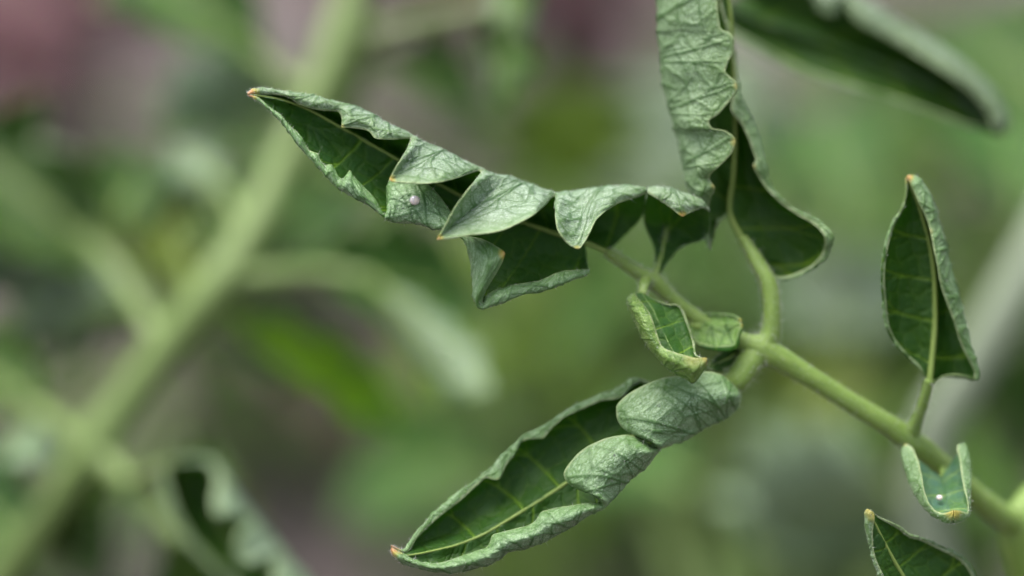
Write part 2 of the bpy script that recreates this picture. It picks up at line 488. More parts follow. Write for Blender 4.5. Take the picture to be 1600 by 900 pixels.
def laterals(tips, lead=0.09, w=0.36, extra=True):
    """lateral veins ending at the given margin positions, with irregular forks"""
    out = []; w = w * 0.68
    g = random.Random(int(sum(tips) * 1000) + len(tips))
    for tu in tips:
        u0 = min(tu + lead * g.uniform(.85, 1.2), 0.985)
        out.append(((u0, 0.0), (tu, 0.97), w))
        if extra:
            c = lambda v: u0 + (tu - u0) * v ** 1.35
            sg = g.choice((-1, 1))
            for k in range(g.choice((3, 4))):
                v0 = 0.28 + 0.15 * k + g.uniform(-.05, .05); v1 = min(.97, v0 + g.uniform(.3, .45)); sg = -sg
                du = sg * g.uniform(.045, .085)
                out.append(((c(v0), v0), (c(v1) + du, v1), w * 0.62))
                vm = (v0 + v1) / 2; um = (c(v0) + c(v1) + du) / 2
                out.append(((um, vm), (um + sg * g.uniform(.01, .03), min(.97, vm + g.uniform(.12, .25))), w * 0.42))
    return out

# ------------------------------------------------------------------ setting: the garden soil
M_SOIL = plain_material('soil', (0.040, 0.032, 0.030), (0.085, 0.067, 0.063), 9.0, 0.9, 0.6, 0.02)
def build_ground():
    n = 90
    g = np.linspace(-1, 1, n); g = np.sign(g) * np.abs(g) ** 2.6 * 160
    X, Y = np.meshgrid(g, g + 1.5, indexing='ij')
    Z = 0.012 * np.sin(X * 7.1 + 2 * np.sin(Y * 3)) * np.sin(Y * 5.3) - 0.004
    Z = np.where(np.hypot(X, Y - 1.5) > 8, -0.01, Z)
    V = np.stack([X, Y, Z], axis=-1).reshape(-1, 3)
    idx = np.arange(n * n).reshape(n, n)
    F = np.stack([idx[:-1, :-1], idx[1:, :-1], idx[1:, 1:], idx[:-1, 1:]], axis=-1).reshape(-1, 4)
    link('ground', fill_mesh('ground', V, F, [M_SOIL]), kind='structure')
build_ground()
# ------------------------------------------------------------------ the sharp tomato branch
GROUND = lambda p: np.array([p[0], p[1], -0.02])
base_px = at(1650, 1080, 46)
hero = empty('tomato_plant', (base_px[0], base_px[1], 0), 'sharp green tomato plant branch with tightly curled leaflets and pale leaf undersides', 'plant')

def stem(pts, name='stem', parent=hero, mat=None, hairs=0, **kw):
    return tube(name, [(at(x, y, d), r * 1e-3) for x, y, d, r in pts], mat or M_STEM, parent, hairs=hairs, **kw)

# main stem from the soil, past the lower right corner, and on upwards out of the picture
tube('main_stem', [(GROUND(base_px), 0.006), (at(1690, 2400, 46), 0.005), (at(1650, 1080, 46), 0.0042), (at(1612, 920, 40), 0.0036),
                   (at(1594, 822, 36), 0.0034), (at(1660, 740, 44), 0.003), (at(1790, 600, 60), 0.0026), (at(1850, 300, 70), 0.002)],
     M_STEM, hero, hairs=500)
stem([(1594, 824, 36, 2.6), (1555, 800, 31, 2.2), (1490, 745, 24, 1.9), (1424, 690, 17, 2.1), (1405, 676, 16, 1.95), (1330, 630, 14, 1.75), (1260, 586, 12.5, 1.8),
      (1210, 556, 12, 2.2), (1190, 546, 12, 2.5), (1165, 536, 12, 1.7), (1095, 500, 13, 1.25), (1050, 466, 13, 1.2), (1022, 440, 12.5, 1.5),
      (1005, 430, 12, 1.25), (975, 411, 11.5, 1.05), (948, 393, 11, 0.9)], 'rachis', hairs=2600)
stem([(1192, 546, 12, 2.2), (1204, 520, 12, 1.75), (1206, 480, 12, 1.55), (1199, 440, 12.5, 1.5), (1184, 412, 13.5, 1.3), (1160, 372, 15.5, 0.9)], 'petiole', hairs=900)
stem([(1186, 548, 12, 2.2), (1170, 568, 11.5, 2.3), (1152, 592, 11, 2.3), (1130, 612, 12, 1.7)], 'petiole', hairs=500)
stem([(1420, 686, 17, 1.7), (1432, 660, 14.5, 1.1), (1442, 632, 12, 0.95), (1452, 592, 10, 0.9)], 'petiole', hairs=400)
stem([(1022, 438, 12.5, 1.1), (1028, 418, 13, 0.65), (1036, 388, 14, 0.45), (1042, 356, 14.8, 0.3)], 'petiole', hairs=150)
stem([(1012, 434, 12.5, 1.1), (1006, 446, 9.5, 0.95), (1003, 462, 6.2, 0.7)], 'petiole', hairs=150)
stem([(1090, 498, 13, 0.9), (1085, 506, 13, 0.8), (1096, 512, 12, 0.6)], 'petiole')
stem([(1186, 546, 12, 1.3), (1170, 545, 13, 1.0), (1150, 550, 14, 0.8)], 'petiole')
stem([(1470, 728, 21, 1.1), (1473, 738, 18, 0.6), (1472, 750, 14.6, 0.4)], 'petiole')
stem([(1608, 905, 39, 1.6), (1560, 990, 24, 1.3), (1490, 1010, 9, 1.1)], 'petiole', hairs=100)

# --- A: large folded leaflet with tooth-like lobes lapping over its dark inside
midA = [(0, 388, 147, 0), (.11, 440, 156, 2), (.17, 475, 168, 3.5), (.28, 534, 200, 5), (.42, 622, 250, 6.5), (.55, 700, 296, 7.5),
        (.75, 818, 348, 9), (.84, 871, 366, 10), (.93, 920, 381, 10.5), (1, 950, 394, 11)]
upA = [(0, 387, 146, 388, 148), (.05, 402, 138.5, 404, 147), (.11, 445, 143, 446, 151), (.15, 475, 148, 470, 164), (.20, 502, 153, 498, 172),
       (.25, 540, 163, 530, 176), (.265, 550, 166, 534, 188), (.275, 556, 168, 534, 199), (.29, 566, 172, 548, 200), (.31, 580, 178, 570, 203), (.35, 605, 192, 590, 217),
       (.38, 628, 203, 618, 218), (.40, 645, 212, 641, 217), (.415, 652, 216, 639, 226), (.44, 660, 221, 624, 252), (.46, 668, 225, 612, 273), (.47, 673, 227, 609, 281),
       (.48, 678, 229, 613, 284), (.50, 688, 233, 630, 286), (.53, 700, 238, 662, 287), (.56, 716, 247, 702, 282), (.58, 735, 256, 730, 273), (.597, 752, 264, 749, 267), (.605, 757, 266, 751, 269),
       (.63, 770, 271, 733, 293), (.66, 783, 275, 709, 328), (.68, 791, 277, 691, 360), (.69, 795, 278, 683, 374), (.70, 799, 279, 692, 374), (.715, 805, 281, 710, 372), (.74, 815, 284, 742, 367),
       (.77, 830, 289, 790, 358), (.79, 845, 295, 828, 339), (.81, 857, 299, 853, 320), (.82, 864, 301, 864, 307), (.827, 868, 302, 868, 307), (.835, 872, 302, 867, 317), (.845, 880, 301, 867, 336),
       (.86, 890, 300, 873, 362), (.875, 900, 298, 888, 381), (.885, 910, 296, 903, 389), (.895, 917, 295, 911, 382), (.905, 922, 294, 919, 370), (.92, 935, 293, 927, 350), (.94, 955, 291.5, 942, 334),
       (.96, 975, 291, 964, 319), (.98, 993, 293, 989, 310), (1, 1010, 299, 1010, 302)]
loA = [(0, 387, 148, 388, 149), (.04, 399, 155, 403, 152), (.09, 430, 180, 426, 172), (.12, 440, 191, 438, 179), (.15, 450, 205, 449, 193), (.19, 466, 226, 466, 208),
       (.23, 482, 245, 486, 236), (.245, 489, 252, 497, 240), (.26, 497, 260, 500, 248), (.28, 508, 271, 508, 258), (.295, 515, 278, 518, 257), (.31, 520, 284, 526, 271), (.325, 527, 289, 532, 279), (.34, 534, 295, 538, 278),
       (.352, 540, 299, 544, 269), (.36, 545, 303, 547, 266), (.37, 552, 307, 550, 272), (.385, 562, 313, 559, 283), (.41, 576, 321, 574, 298), (.43, 589, 329, 587, 312), (.443, 598, 335, 597, 331),
       (.45, 602, 339, 601, 336), (.455, 604, 341, 604, 327), (.465, 608, 343, 605, 300), (.48, 614, 345, 609, 280), (.50, 624, 346.5, 625, 270), (.52, 638, 346, 650, 275), (.54, 650, 347, 670, 288), (.56, 661, 351, 684, 303),
       (.58, 675, 356, 697, 320), (.60, 692, 360, 708, 338), (.615, 706, 364, 714, 354), (.625, 718, 368, 718, 364), (.632, 724, 374, 726, 369),
       (.645, 730, 386, 738, 370), (.66, 735, 403, 755, 374), (.675, 737, 418, 774, 384), (.685, 738, 430, 785, 391), (.69, 738.5, 435, 789, 395), (.695, 739, 440, 787, 404), (.705, 739, 450, 780, 419),
       (.72, 741, 464, 764, 445), (.732, 746, 474, 754, 467), (.742, 753, 480, 756, 472), (.75, 760, 480, 760, 463), (.765, 770, 477, 768, 456), (.80, 786, 472, 788, 449), (.84, 810, 462, 812, 443),
       (.88, 838, 455, 843, 438), (.92, 871, 446, 866, 428), (.96, 904, 434, 889, 422), (1, 921, 426, 921, 421)]
dfU = prof([(0, 0), (.1, 2), (.3, 4), (.6, 5), (1, 8)])
dmU = prof([(0, -.5), (.1, 0), (.25, 0), (.47, -3.5), (.6, -4), (.69, -5), (.8, -4), (.885, -2), (1, 4)])
dfL = prof([(0, 0), (.1, 0), (.3, -1), (.5, -1.5), (.65, -3), (.8, -2.5), (1, 3)])
dmL = prof([(0, .3), (.1, 1), (.3, .5), (.5, .8), (.62, 0), (.69, -4.2), (.75, -2), (1, 4)])
PU = folded(midA, upA, dfU, dmU, 5.0, -1.6, 460, 150, push=(prof([(0, 0), (.92, 0), (1, 1)]), (0, 12), (8, 16)))
midAL = midA[:-3] + [(.84, 862, 363, 10), (.93, 897, 374, 10.5), (1, 914, 383, 11)]
PL = folded(midAL, loA, dfL, dmL, 2.5, -1.6, 460, 150, sag=(0, 4))
tipsU = [(0, 1.0, 2.6), (.47, .75, 1.5), (.69, .85, 1.6), (.885, .5, 1.2), (.275, .4, 1.0)]
leafA = leaflet(hero, [
    dict(P=PU, up=1, tips=tipsU, veins=laterals([.12, .275, .47, .69, .885], .11, .40) + laterals([.38, .57, .80], .10, .25, False)),
    dict(P=PL, up=-1, lo=2, tips=[(.69, .75, 1.7), (0, 1.0, 2.2), (.36, .25, .8)], veins=laterals([.20, .36, .52, .69, .86], .12, .40) + laterals([.28, .48, .56, .6], .11, .24, False))],
    mid=midA, mid_r=0.5, hairs=6000, mats=[M_UP, M_LO, M_LOG], label='large pale leaflet folded lengthwise with pointed lobes over its dark inside')

# --- A2: basal lobe beside it, arching over a gap
a2 = [[(0, 1022, 426, 12.5), (1, 1031, 427, 12.5)],
      [(0, 1023, 392, 13.5), (.5, 1040, 385, 14), (1, 1060, 390, 13)],
      [(0, 1006, 344, 13.5), (.5, 1048, 345, 15), (.85, 1088, 368, 13), (1, 1104, 368, 11)],
      [(0, 1012, 297, 8.5), (.2, 1030, 294, 8), (.5, 1052, 297, 7.5), (.75, 1078, 308, 7), (.9, 1096, 318, 7), (1, 1108, 327, 8)],
      [(0, 1012, 299, 6.5), (.2, 1033, 302, 5), (.5, 1060, 316, 3.5), (.75, 1084, 319, 4.5), (.9, 1097, 321, 5.5), (1, 1108, 328, 7.5)],
      [(0, 1012, 301, 6), (.15, 1028, 311, 5), (.35, 1049, 326, 3.5), (.44, 1058, 333, 3), (.5, 1066, 338, 3), (.58, 1073, 335, 3.5), (.72, 1086, 329, 4.5), (.87, 1098, 325, 5.5), (1, 1108, 330, 7.5)]]
PA2 = rails_grid(a2, 200, 110)
leaflet(hero, [dict(P=PA2, up=1, tips=[(.5, .8, 1.4)], veins=[((.5, 0), (.5, .95), .35), ((.5, .25), (.1, .6), .2), ((.5, .3), (.9, .65), .2), ((.5, .5), (.25, .9), .2), ((.5, .55), (.8, .9), .2)])],
        hairs=900, label='short basal leaflet arching over a gap next to the leaf stalk')

# --- B: tall leaflet standing up out of the picture, left half folded over the front
midB = [(0, 1128, -75, 16), (.15, 1138, -10, 16), (.35, 1147, 120, 16), (.5, 1149, 200, 16), (.65, 1146, 270, 16), (.8, 1141, 335, 16.5), (.9, 1158, 371, 15.5), (1, 1186, 416, 13.5)]
midBL = [(0, 1128, -75, 16), (.15, 1138, -10, 16), (.35, 1147, 120, 16), (.5, 1149, 200, 16), (.65, 1146, 270, 16), (.78, 1140, 328, 16.5), (.88, 1130, 338, 16), (1, 1121, 346, 14.5)]
leB = [(0, 1030, -75, 1112, -75), (.13, 1026, 0, 1121, 0), (.18, 1027, 30, 1124, 30), (.21, 1028, 45, 1128, 46), (.23, 1029, 52, 1140, 51), (.25, 1029, 61, 1147, 62), (.28, 1030, 76, 1147, 79),
       (.32, 1032, 95, 1138, 97), (.345, 1033, 110, 1134, 112), (.365, 1035, 122, 1141, 120), (.38, 1036, 130, 1150, 128), (.40, 1039, 142, 1152, 141), (.43, 1043, 157, 1141, 157), (.47, 1047, 174, 1122, 179), (.505, 1051, 190, 1108, 190),
       (.525, 1053, 199, 1113, 200), (.55, 1056, 208, 1134, 205), (.575, 1058, 218, 1149, 218), (.60, 1061, 234, 1145, 236), (.64, 1066, 257, 1124, 260), (.67, 1069, 270, 1111, 272), (.69, 1072, 280, 1109, 280), (.715, 1076, 293, 1117, 293), (.75, 1081, 308, 1111, 307),
       (.80, 1089, 328, 1107, 329), (.88, 1098, 354, 1107, 355), (1, 1108, 390, 1110, 391)]
riB = [(0, 1126, -75, 1122, -75), (.12, 1127, 0, 1124, 0), (.22, 1141, 47, 1137, 50), (.29, 1150, 95, 1146, 95), (.36, 1155, 135, 1148, 135), (.42, 1163, 163, 1143, 174), (.46, 1172, 181, 1157, 192), (.50, 1181, 201, 1167, 212), (.545, 1190, 226, 1176, 236), (.57, 1194, 243, 1180, 250), (.595, 1197, 259, 1177, 260),
       (.625, 1200, 282, 1190, 284), (.67, 1216, 307, 1213, 311), (.73, 1249, 331, 1245, 335), (.80, 1281, 347, 1273, 352), (.86, 1298, 371, 1288, 372), (.91, 1291, 399, 1284, 396), (.95, 1264, 424, 1260, 419), (.98, 1228, 437, 1225, 432), (1, 1203, 435, 1202, 430)]
PBL = folded(midBL, leB, prof([(0, 13), (.8, 12), (1, 12)]), prof([(0, 9), (.4, 7), (.7, 7), (.85, 9), (1, 12)]), 3.0, -2.5, 320, 110)
PBR = folded(midB, riB, prof([(0, 17), (.5, 15), (.86, 9), (1, 13)]), prof([(0, 15), (.5, 10), (.86, 7), (1, 13)]), 4.0, -0.8, 320, 110)
leaflet(hero, [dict(P=PBL, up=-1, tips=[(.58, .45, 1.5), (.39, .4, 1.2), (.71, .45, .9)], veins=laterals([.1, .25, .39, .57, .71], .16, .45)),
               dict(P=PBR, up=1, tips=[(.595, .4, .9)], veins=laterals([.25, .42, .595, .75, .87], .10, .40))],
        mid=midB, mid_r=0.6, mats=GREEN_MATS, net=4.2, hairs=2500, label='tall upright leaflet with wavy left half folded over its dark inner face')

# --- C: lower leaflet pointing down to the left, two rolled lobes near its stalk
midC = [(0, 613, 857, -2), (.05, 637, 868, -.5), (.14, 690, 858, 2), (.25, 747, 839, 4), (.36, 805, 806, 5.5), (.5, 882, 757, 7), (.65, 960, 700, 8.5), (.82, 1060, 642, 10), (1, 1146, 600, 11)]
upC = [(0, 611, 853, 613, 855), (.04, 630, 859, 634, 864), (.09, 648, 834, 652, 841), (.16, 673, 808, 684, 810), (.24, 710, 775, 721, 781), (.31, 746, 750, 747, 757), (.345, 762, 735, 762, 747), (.36, 770, 728, 774, 750), (.37, 776, 721, 781, 748), (.385, 783, 714, 786, 738), (.40, 790, 708, 791, 727),
       (.43, 805, 698, 803, 712), (.46, 816, 686, 815, 690), (.48, 824, 679, 834, 686), (.50, 832, 673, 847, 685), (.53, 857, 662, 859, 673), (.58, 893, 638, 881, 653), (.62, 918, 627, 912, 638), (.66, 945, 615, 941, 626), (.70, 962, 608, 961, 624), (.74, 978, 600, 974, 619),
       (.78, 991, 592, 986, 606), (.81, 999, 592, 998, 598), (.84, 1010, 598, 1010, 600), (.9, 1060, 601, 1060, 604), (1, 1147, 598, 1147, 599)]
loC = [(0, 611, 859, 613, 856), (.03, 616, 869, 622, 862), (.06, 633, 881, 632, 866), (.09, 655, 887, 646, 875), (.14, 690, 893, 681, 880), (.20, 725, 891, 721, 869), (.25, 752, 884, 747, 860), (.275, 772, 877, 760, 855), (.29, 783, 872, 765, 848), (.305, 792, 865, 770, 836), (.32, 800, 861, 780, 833), (.35, 815, 857, 806, 826),
       (.40, 845, 847, 838, 812), (.415, 854, 843, 846, 800), (.43, 862, 839, 858, 796), (.48, 895, 820, 893, 790), (.52, 922, 804, 919, 786), (.545, 938, 796, 936, 787), (.555, 945, 792, 941, 787), (.56, 948, 789, 938, 784), (.57, 951, 785, 924, 773), (.585, 956, 779, 900, 763), (.60, 962, 772, 885, 752), (.615, 968, 766, 881, 738),
       (.63, 974, 759, 895, 717), (.65, 982, 751, 913, 701), (.67, 990, 744, 940, 687), (.69, 998, 738, 967, 680), (.71, 1008, 729, 988, 681), (.725, 1017, 720, 1009, 691), (.735, 1026, 708, 1023, 697), (.742, 1032, 702, 1026, 698), (.75, 1038, 700, 1012, 687), (.76, 1046, 697, 990, 678),
       (.775, 1053, 693, 972, 668), (.79, 1060, 690, 963, 650), (.805, 1067, 686, 963, 636), (.82, 1075, 682, 975, 621), (.84, 1085, 675, 1004, 603), (.86, 1095, 669, 1031, 592), (.885, 1107, 663, 1060, 587), (.92, 1125, 656, 1100, 580), (.95, 1141, 648, 1127, 586), (.975, 1154, 634, 1145, 600), (1, 1157, 618, 1155, 612)]
PCU = folded(midC, upC, prof([(0, -2), (.1, 3), (.3, 7), (.6, 10), (1, 12)]), prof([(0, -2), (.1, 2), (.3, 4), (.6, 6), (1, 12)]), 3.0, -0.8, 420, 130)
PCL = folded(midC, loC, prof([(0, -2), (.1, -2.5), (.3, -2), (.55, 0), (.75, 4), (1, 9)]), prof([(0, -2), (.1, -1.5), (.3, -.5), (.5, .5), (.6, 1), (.8, 3.5), (1, 8)]), 2.0, -3.2, 460, 150, sag=(0, 4))
leaflet(hero, [dict(P=PCU, up=1, tips=[(0, 1.0, 2.8)], veins=laterals([.12, .24, .37, .50, .70, .86], .13, .42)),
               dict(P=PCL, up=-1, tips=[(0, 1.0, 2.8)], veins=laterals([.12, .21, .31, .42], .10, .40) + laterals([.61, .79, .90], .08, .42) + laterals([.66, .85, .95, .5], .08, .3, False))],
        mid=midC, mid_r=0.45, mats=GREEN_MATS, net=3.6, hairs=4500, label='lower leaflet with orange tip and two rolled pale lobes near its stalk')

# --- D: small cupped leaflet with yellow tip
midD = [(0, 1104, 564, -4), (.1, 1086, 580, -3), (.3, 1056, 556, 0), (.55, 1036, 518, 2), (.8, 1018, 482, 4), (1, 1003, 458, 6)]
leD = [(0, 1104, 568, 1104, 559), (.04, 1096, 583, 1096, 559), (.09, 1082, 597, 1086, 559), (.13, 1074, 592, 1080, 558), (.18, 1062, 586, 1070, 555), (.3, 1040, 572, 1053, 550), (.36, 1031, 563, 1042, 546), (.42, 1022, 552, 1034, 540), (.48, 1012, 540, 1030, 531), (.55, 1004, 527, 1027, 522), (.7, 990, 497, 1018, 496), (.85, 981, 475, 1006, 477), (.95, 983, 464, 996, 465), (1, 992, 459, 994, 460)]
riD = [(0, 1105, 563, 1104, 560), (.1, 1090, 557, 1088, 557), (.18, 1086.5, 552, 1084.5, 552), (.3, 1083.5, 534, 1081.5, 535), (.42, 1078, 516, 1076, 516), (.55, 1072, 500, 1070, 500), (.68, 1065, 484, 1064, 485), (.76, 1058, 477, 1057, 478), (.85, 1040, 475, 1040, 476), (.93, 1018, 466, 1018, 467), (1, 1006, 458, 1006, 459)]
PDL = folded(midD, leD, prof([(0, -4), (.3, -2), (.7, 2), (1, 6)]), prof([(0, -5.5), (.3, -5), (.7, -1), (1, 5.5)]), 1.0, -1.6, 180, 90)
PDR = folded(midD, riD, prof([(0, -4), (.3, 3), (.7, 6), (1, 6.5)]), prof([(0, -4), (.3, 2), (.7, 5), (1, 6.5)]), 1.5, 0.0, 180, 80)
M_UP2 = leaf_material('young_leaf_upper', False, (1.5, 1.5, 1.9))
M_LO2 = leaf_material('young_leaf_underside', True, (0.9, 1.1, 0.38))
leaflet(hero, [dict(P=PDL, up=1, tips=[(0, .56, 2.4), (.1, .3, 3.2)], veins=laterals([.2, .5, .8], .1, .25, False)), dict(P=PDR, up=-1, tips=[], veins=laterals([.2, .5, .8], .1, .25, False))],
         hairs=1200, mats=[M_UP2, M_LO2], label='small bright green cupped leaflet with yellow pointed end', relief=.6)

# --- E, F: two little leaflets by the node
midE = [(0, 1158, 505, 9), (.4, 1128, 510, 10), (1, 1080, 506, 13)]
eU = [(0, 1159, 500, 1158, 502), (.2, 1146, 493, 1146, 495), (.45, 1125, 490.5, 1125, 493), (.75, 1100, 491, 1100, 493), (1, 1078, 499, 1078, 500)]
eL = [(0, 1160, 507, 1159, 506), (.1, 1156, 522, 1154, 516), (.25, 1149, 545, 1147, 536), (.45, 1128, 547, 1126, 540), (.7, 1104, 542, 1102, 538), (.9, 1086, 531, 1086, 529), (1, 1078, 512, 1078, 511)]
PEU = folded(midE, eU, prof([(0, 9), (1, 14)]), prof([(0, 8), (1, 13)]), 1.5, -.3, 90, 50)
PEL = folded(midE, eL, prof([(0, 8), (.5, 7), (1, 12)]), prof([(0, 7), (.5, 6), (1, 12)]), .8, -.6, 90, 60)
leaflet(hero, [dict(P=PEU, up=1, tips=[(0, .5, 1.2)], veins=laterals([.2, .6], .1, .25, False)), dict(P=PEL, up=-1, tips=[(0, .5, 1.2)], veins=laterals([.2, .5, .8], .1, .3, False))],
         hairs=400, mats=[M_UP2, M_LO2], label='little blunt leaflet in front of the branching node')
midF = [(0, 1106, 574, 9), (.5, 1134, 562, 11), (1, 1162, 544, 14)]
fU = [(0, 1106, 572, 1106, 573), (.3, 1118, 558, 1118, 560), (.6, 1136, 545, 1136, 547), (1, 1158, 534, 1158, 535)]
fL = [(0, 1107, 576, 1106, 575), (.3, 1122, 580, 1121, 577), (.6, 1142, 575, 1141, 572), (1, 1165, 550, 1164, 549)]
leaflet(hero, [dict(P=folded(midF, fU, prof([(0, 9), (1, 14)]), prof([(0, 9), (1, 14)]), .8, -.2, 60, 40), up=1), dict(P=folded(midF, fL, prof([(0, 8), (1, 13)]), prof([(0, 7), (1, 12)]), .8, -.3, 60, 40), up=-1)],
        mid=midF, mid_r=.3, hairs=200, label='tiny shaded leaflet tucked under the branching node')

# --- G: upright oval leaflet on its own stalk
midG = [(0, 1418, 279, 8), (.2, 1438, 330, 9.5), (.45, 1457, 410, 11), (.7, 1461, 490, 11), (1, 1452, 600, 10)]
leG = [(0, 1416, 277, 1417, 279), (.06, 1416, 295, 1417, 296), (.12, 1412, 318, 1414, 318), (.25, 1394, 352, 1397, 352), (.45, 1379, 414, 1383, 414), (.65, 1381, 475, 1385, 475), (.8, 1393, 527, 1396, 525), (.9, 1418, 558, 1420, 555), (.96, 1438, 577, 1440, 575), (1, 1448, 598, 1449, 597)]
riG = [(0, 1418, 275, 1418, 279), (.05, 1431, 275, 1424, 290), (.12, 1447, 292, 1434, 314), (.25, 1463, 330, 1449, 346), (.4, 1475, 372, 1460, 394), (.55, 1490, 432, 1470, 446), (.7, 1505, 488, 1489, 500), (.82, 1517, 540, 1502, 540), (.93, 1528, 588, 1522, 585), (.96, 1522, 593, 1519, 590), (.98, 1498, 586, 1497, 585), (.99, 1474, 588, 1474, 587), (1, 1456, 603, 1456, 602)]
PGL = folded(midG, leG, prof([(0, 8), (.5, 6), (1, 10)]), prof([(0, 8), (.5, 4), (1, 10)]), 2.0, -.2, 200, 80)
PGR = folded(midG, riG, prof([(0, 8), (.5, 9), (1, 10)]), prof([(0, 6), (.5, 4), (1, 9)]), 3.0, -1.0, 200, 90)
leaflet(hero, [dict(P=PGL, up=-1, tips=[(0, .7, 1.4)], veins=laterals([.2, .4, .6, .8], .13, .40)), dict(P=PGR, up=1, tips=[(0, .9, 1.6), (.3, .3, 1)], veins=laterals([.2, .4, .6, .8], .10, .40))],
        mid=midG, mid_r=.55, mats=GREEN_MATS, hairs=900, label='upright oval leaflet with one edge rolled, on its own thin stalk')

# --- H: small leaflet curled into a U, pointing at the viewer
midH = [(0, 1489, 813, -1), (.15, 1488, 808, 1), (.4, 1482, 790, 5), (.7, 1476, 768, 10), (1, 1472, 748, 14)]
leH = [(0, 1488, 816, 1490, 797), (.06, 1480, 816, 1478, 801), (.15, 1468, 812, 1464, 799), (.25, 1456, 804, 1453, 788), (.35, 1447, 796, 1447, 775), (.6, 1428, 770, 1439, 738), (.85, 1415, 733, 1431, 710), (.95, 1410, 712, 1424, 698), (1, 1410, 702, 1415, 693)]
riH = [(0, 1490, 816, 1491, 797), (.06, 1500, 813, 1500, 798), (.15, 1512, 806, 1511, 800), (.25, 1515, 797, 1512, 785), (.35, 1516, 786, 1509, 774), (.6, 1516, 757, 1503, 748), (.85, 1516, 724, 1498, 714), (.95, 1512, 703, 1495, 700), (1, 1507, 692, 1496, 695)]
PHL = folded(midH, leH, prof([(0, -1), (.5, 4), (1, 10)]), prof([(0, -2), (.5, 3), (1, 9)]), 1.0, -.6, 120, 70)
PHR = folded(midH, riH, prof([(0, -1), (.5, 4), (1, 10)]), prof([(0, -2), (.5, 3), (1, 9)]), 1.0, -.6, 120, 70)
leaflet(hero, [dict(P=PHL, up=1, tips=[(0, .62, 2.6), (1, .5, 1)], veins=laterals([.2, .5, .8], .1, .25, False)), dict(P=PHR, up=-1, tips=[(0, .62, 2.6)], veins=laterals([.2, .5, .8], .1, .25, False))],
         hairs=900, mats=[leaf_material('leaf_upper_painted_sheen', False, (2.6, 2.0, 7.0)), M_LOG], label='small leaflet curled into a U shape with yellow end', relief=.6)  # bluish sheen of the inside is painted into the upper colour

# --- I: leaflet rising from below the picture
midI = [(0, 1359, 800, 0), (.25, 1380, 845, 1.5), (.6, 1420, 915, 4), (1, 1488, 1010, 8)]
leI = [(0, 1356, 796, 1359, 797), (.04, 1351, 800, 1366, 803), (.12, 1353, 825, 1364, 830), (.25, 1360, 860, 1366, 863), (.4, 1372, 898, 1380, 898), (.7, 1405, 960, 1412, 955), (1, 1478, 1014, 1480, 1013)]
riI = [(0, 1360, 797, 1361, 799), (.06, 1370, 806, 1371, 808), (.2, 1403, 823, 1402, 826), (.28, 1420, 836, 1419, 839), (.35, 1437, 840, 1436, 844), (.5, 1472, 855, 1470, 860), (.6, 1503, 871, 1500, 876), (.7, 1523, 897, 1518, 901), (.85, 1530, 950, 1526, 952), (1, 1496, 1008, 1496, 1009)]
PIL = folded(midI, leI, prof([(0, -1), (.5, -1), (1, 7)]), prof([(0, -2), (.5, -2), (1, 7)]), .8, -.6, 160, 70)
PIR = folded(midI, riI, prof([(0, 0), (.5, 7), (1, 9)]), prof([(0, 0), (.5, 6), (1, 9)]), 1.5, -.3, 160, 80)
leaflet(hero, [dict(P=PIL, up=-1, tips=[(0, .55, 1.8), (.04, .5, 2.2)], veins=laterals([.2, .5, .8], .1, .3, False)), dict(P=PIR, up=1, veins=laterals([.15, .35, .55, .8], .12, .35))],
        mid=midI, mid_r=.5, hairs=900, label='leaflet with upright pointed yellow end rising beside the U-shaped one')

# ------------------------------------------------------------------ insect eggs
def egg(px, py, d, r, label, tilt=0.0):
    n, s = 24, 32
    th = np.linspace(0, np.pi, n); ph = np.linspace(0, 2 * np.pi, s, endpoint=False)
    T, Ph = np.meshgrid(th, ph, indexing='ij')
    rr = r * 1e-3 * (1 + 0.025 * np.cos(Ph * 10) * np.sin(T))
    V = np.stack([rr * np.sin(T) * np.cos(Ph), rr * np.sin(T) * np.sin(Ph), rr * 0.92 * np.cos(T)], axis=-1).reshape(-1, 3)
    idx = np.arange(n * s).reshape(n, s); jn = np.roll(idx, -1, axis=1)
    F = np.stack([idx[:-1], idx[1:], jn[1:], jn[:-1]], axis=-1).reshape(-1, 4)
    m, t, out = newmat('egg_pearl'); b = NB(t)
    co = b.n('ShaderNodeTexCoord').outputs['Object']
    f = b.noise(co, 900, 2)
    p = b.n('ShaderNodeBsdfPrincipled', i_Roughness=0.22)
    b.l(b.mix(b.ramp(f, .4, .6), (0.62, 0.60, 0.66), (0.80, 0.68, 0.60)), p.inputs['Base Color'])
    p.inputs['Subsurface Weight'].default_value = 0.3; p.inputs['Subsurface Radius'].default_value = (.001, .0008, .0006)
    p.inputs['Coat Weight'].default_value = 0.6
    b.l(p.outputs[0], out.inputs[0])
    o = link('insect_egg', fill_mesh('insect_egg', V, F, [m]), label=label, category='egg')
    o.location = at(px, py, d)
    return o
egg(648, 313, -2.6, 0.86, 'tiny pearly white insect egg on the pale folded lobe')
egg(1468, 778, 5.0, 0.55, 'tiny bluish white insect egg inside the U-shaped leaflet')
KS = 1.75; plantK = None
# ------------------------------------------------------------------ leaves out of focus
M_YUP = leaf_material('yellowing_leaf_upper', False, (1.4, 1.1, 0.3), fresh=0.45)
M_YLO = leaf_material('yellowing_leaf_underside', True, (0.7, 0.8, 0.3), fresh=0.6)

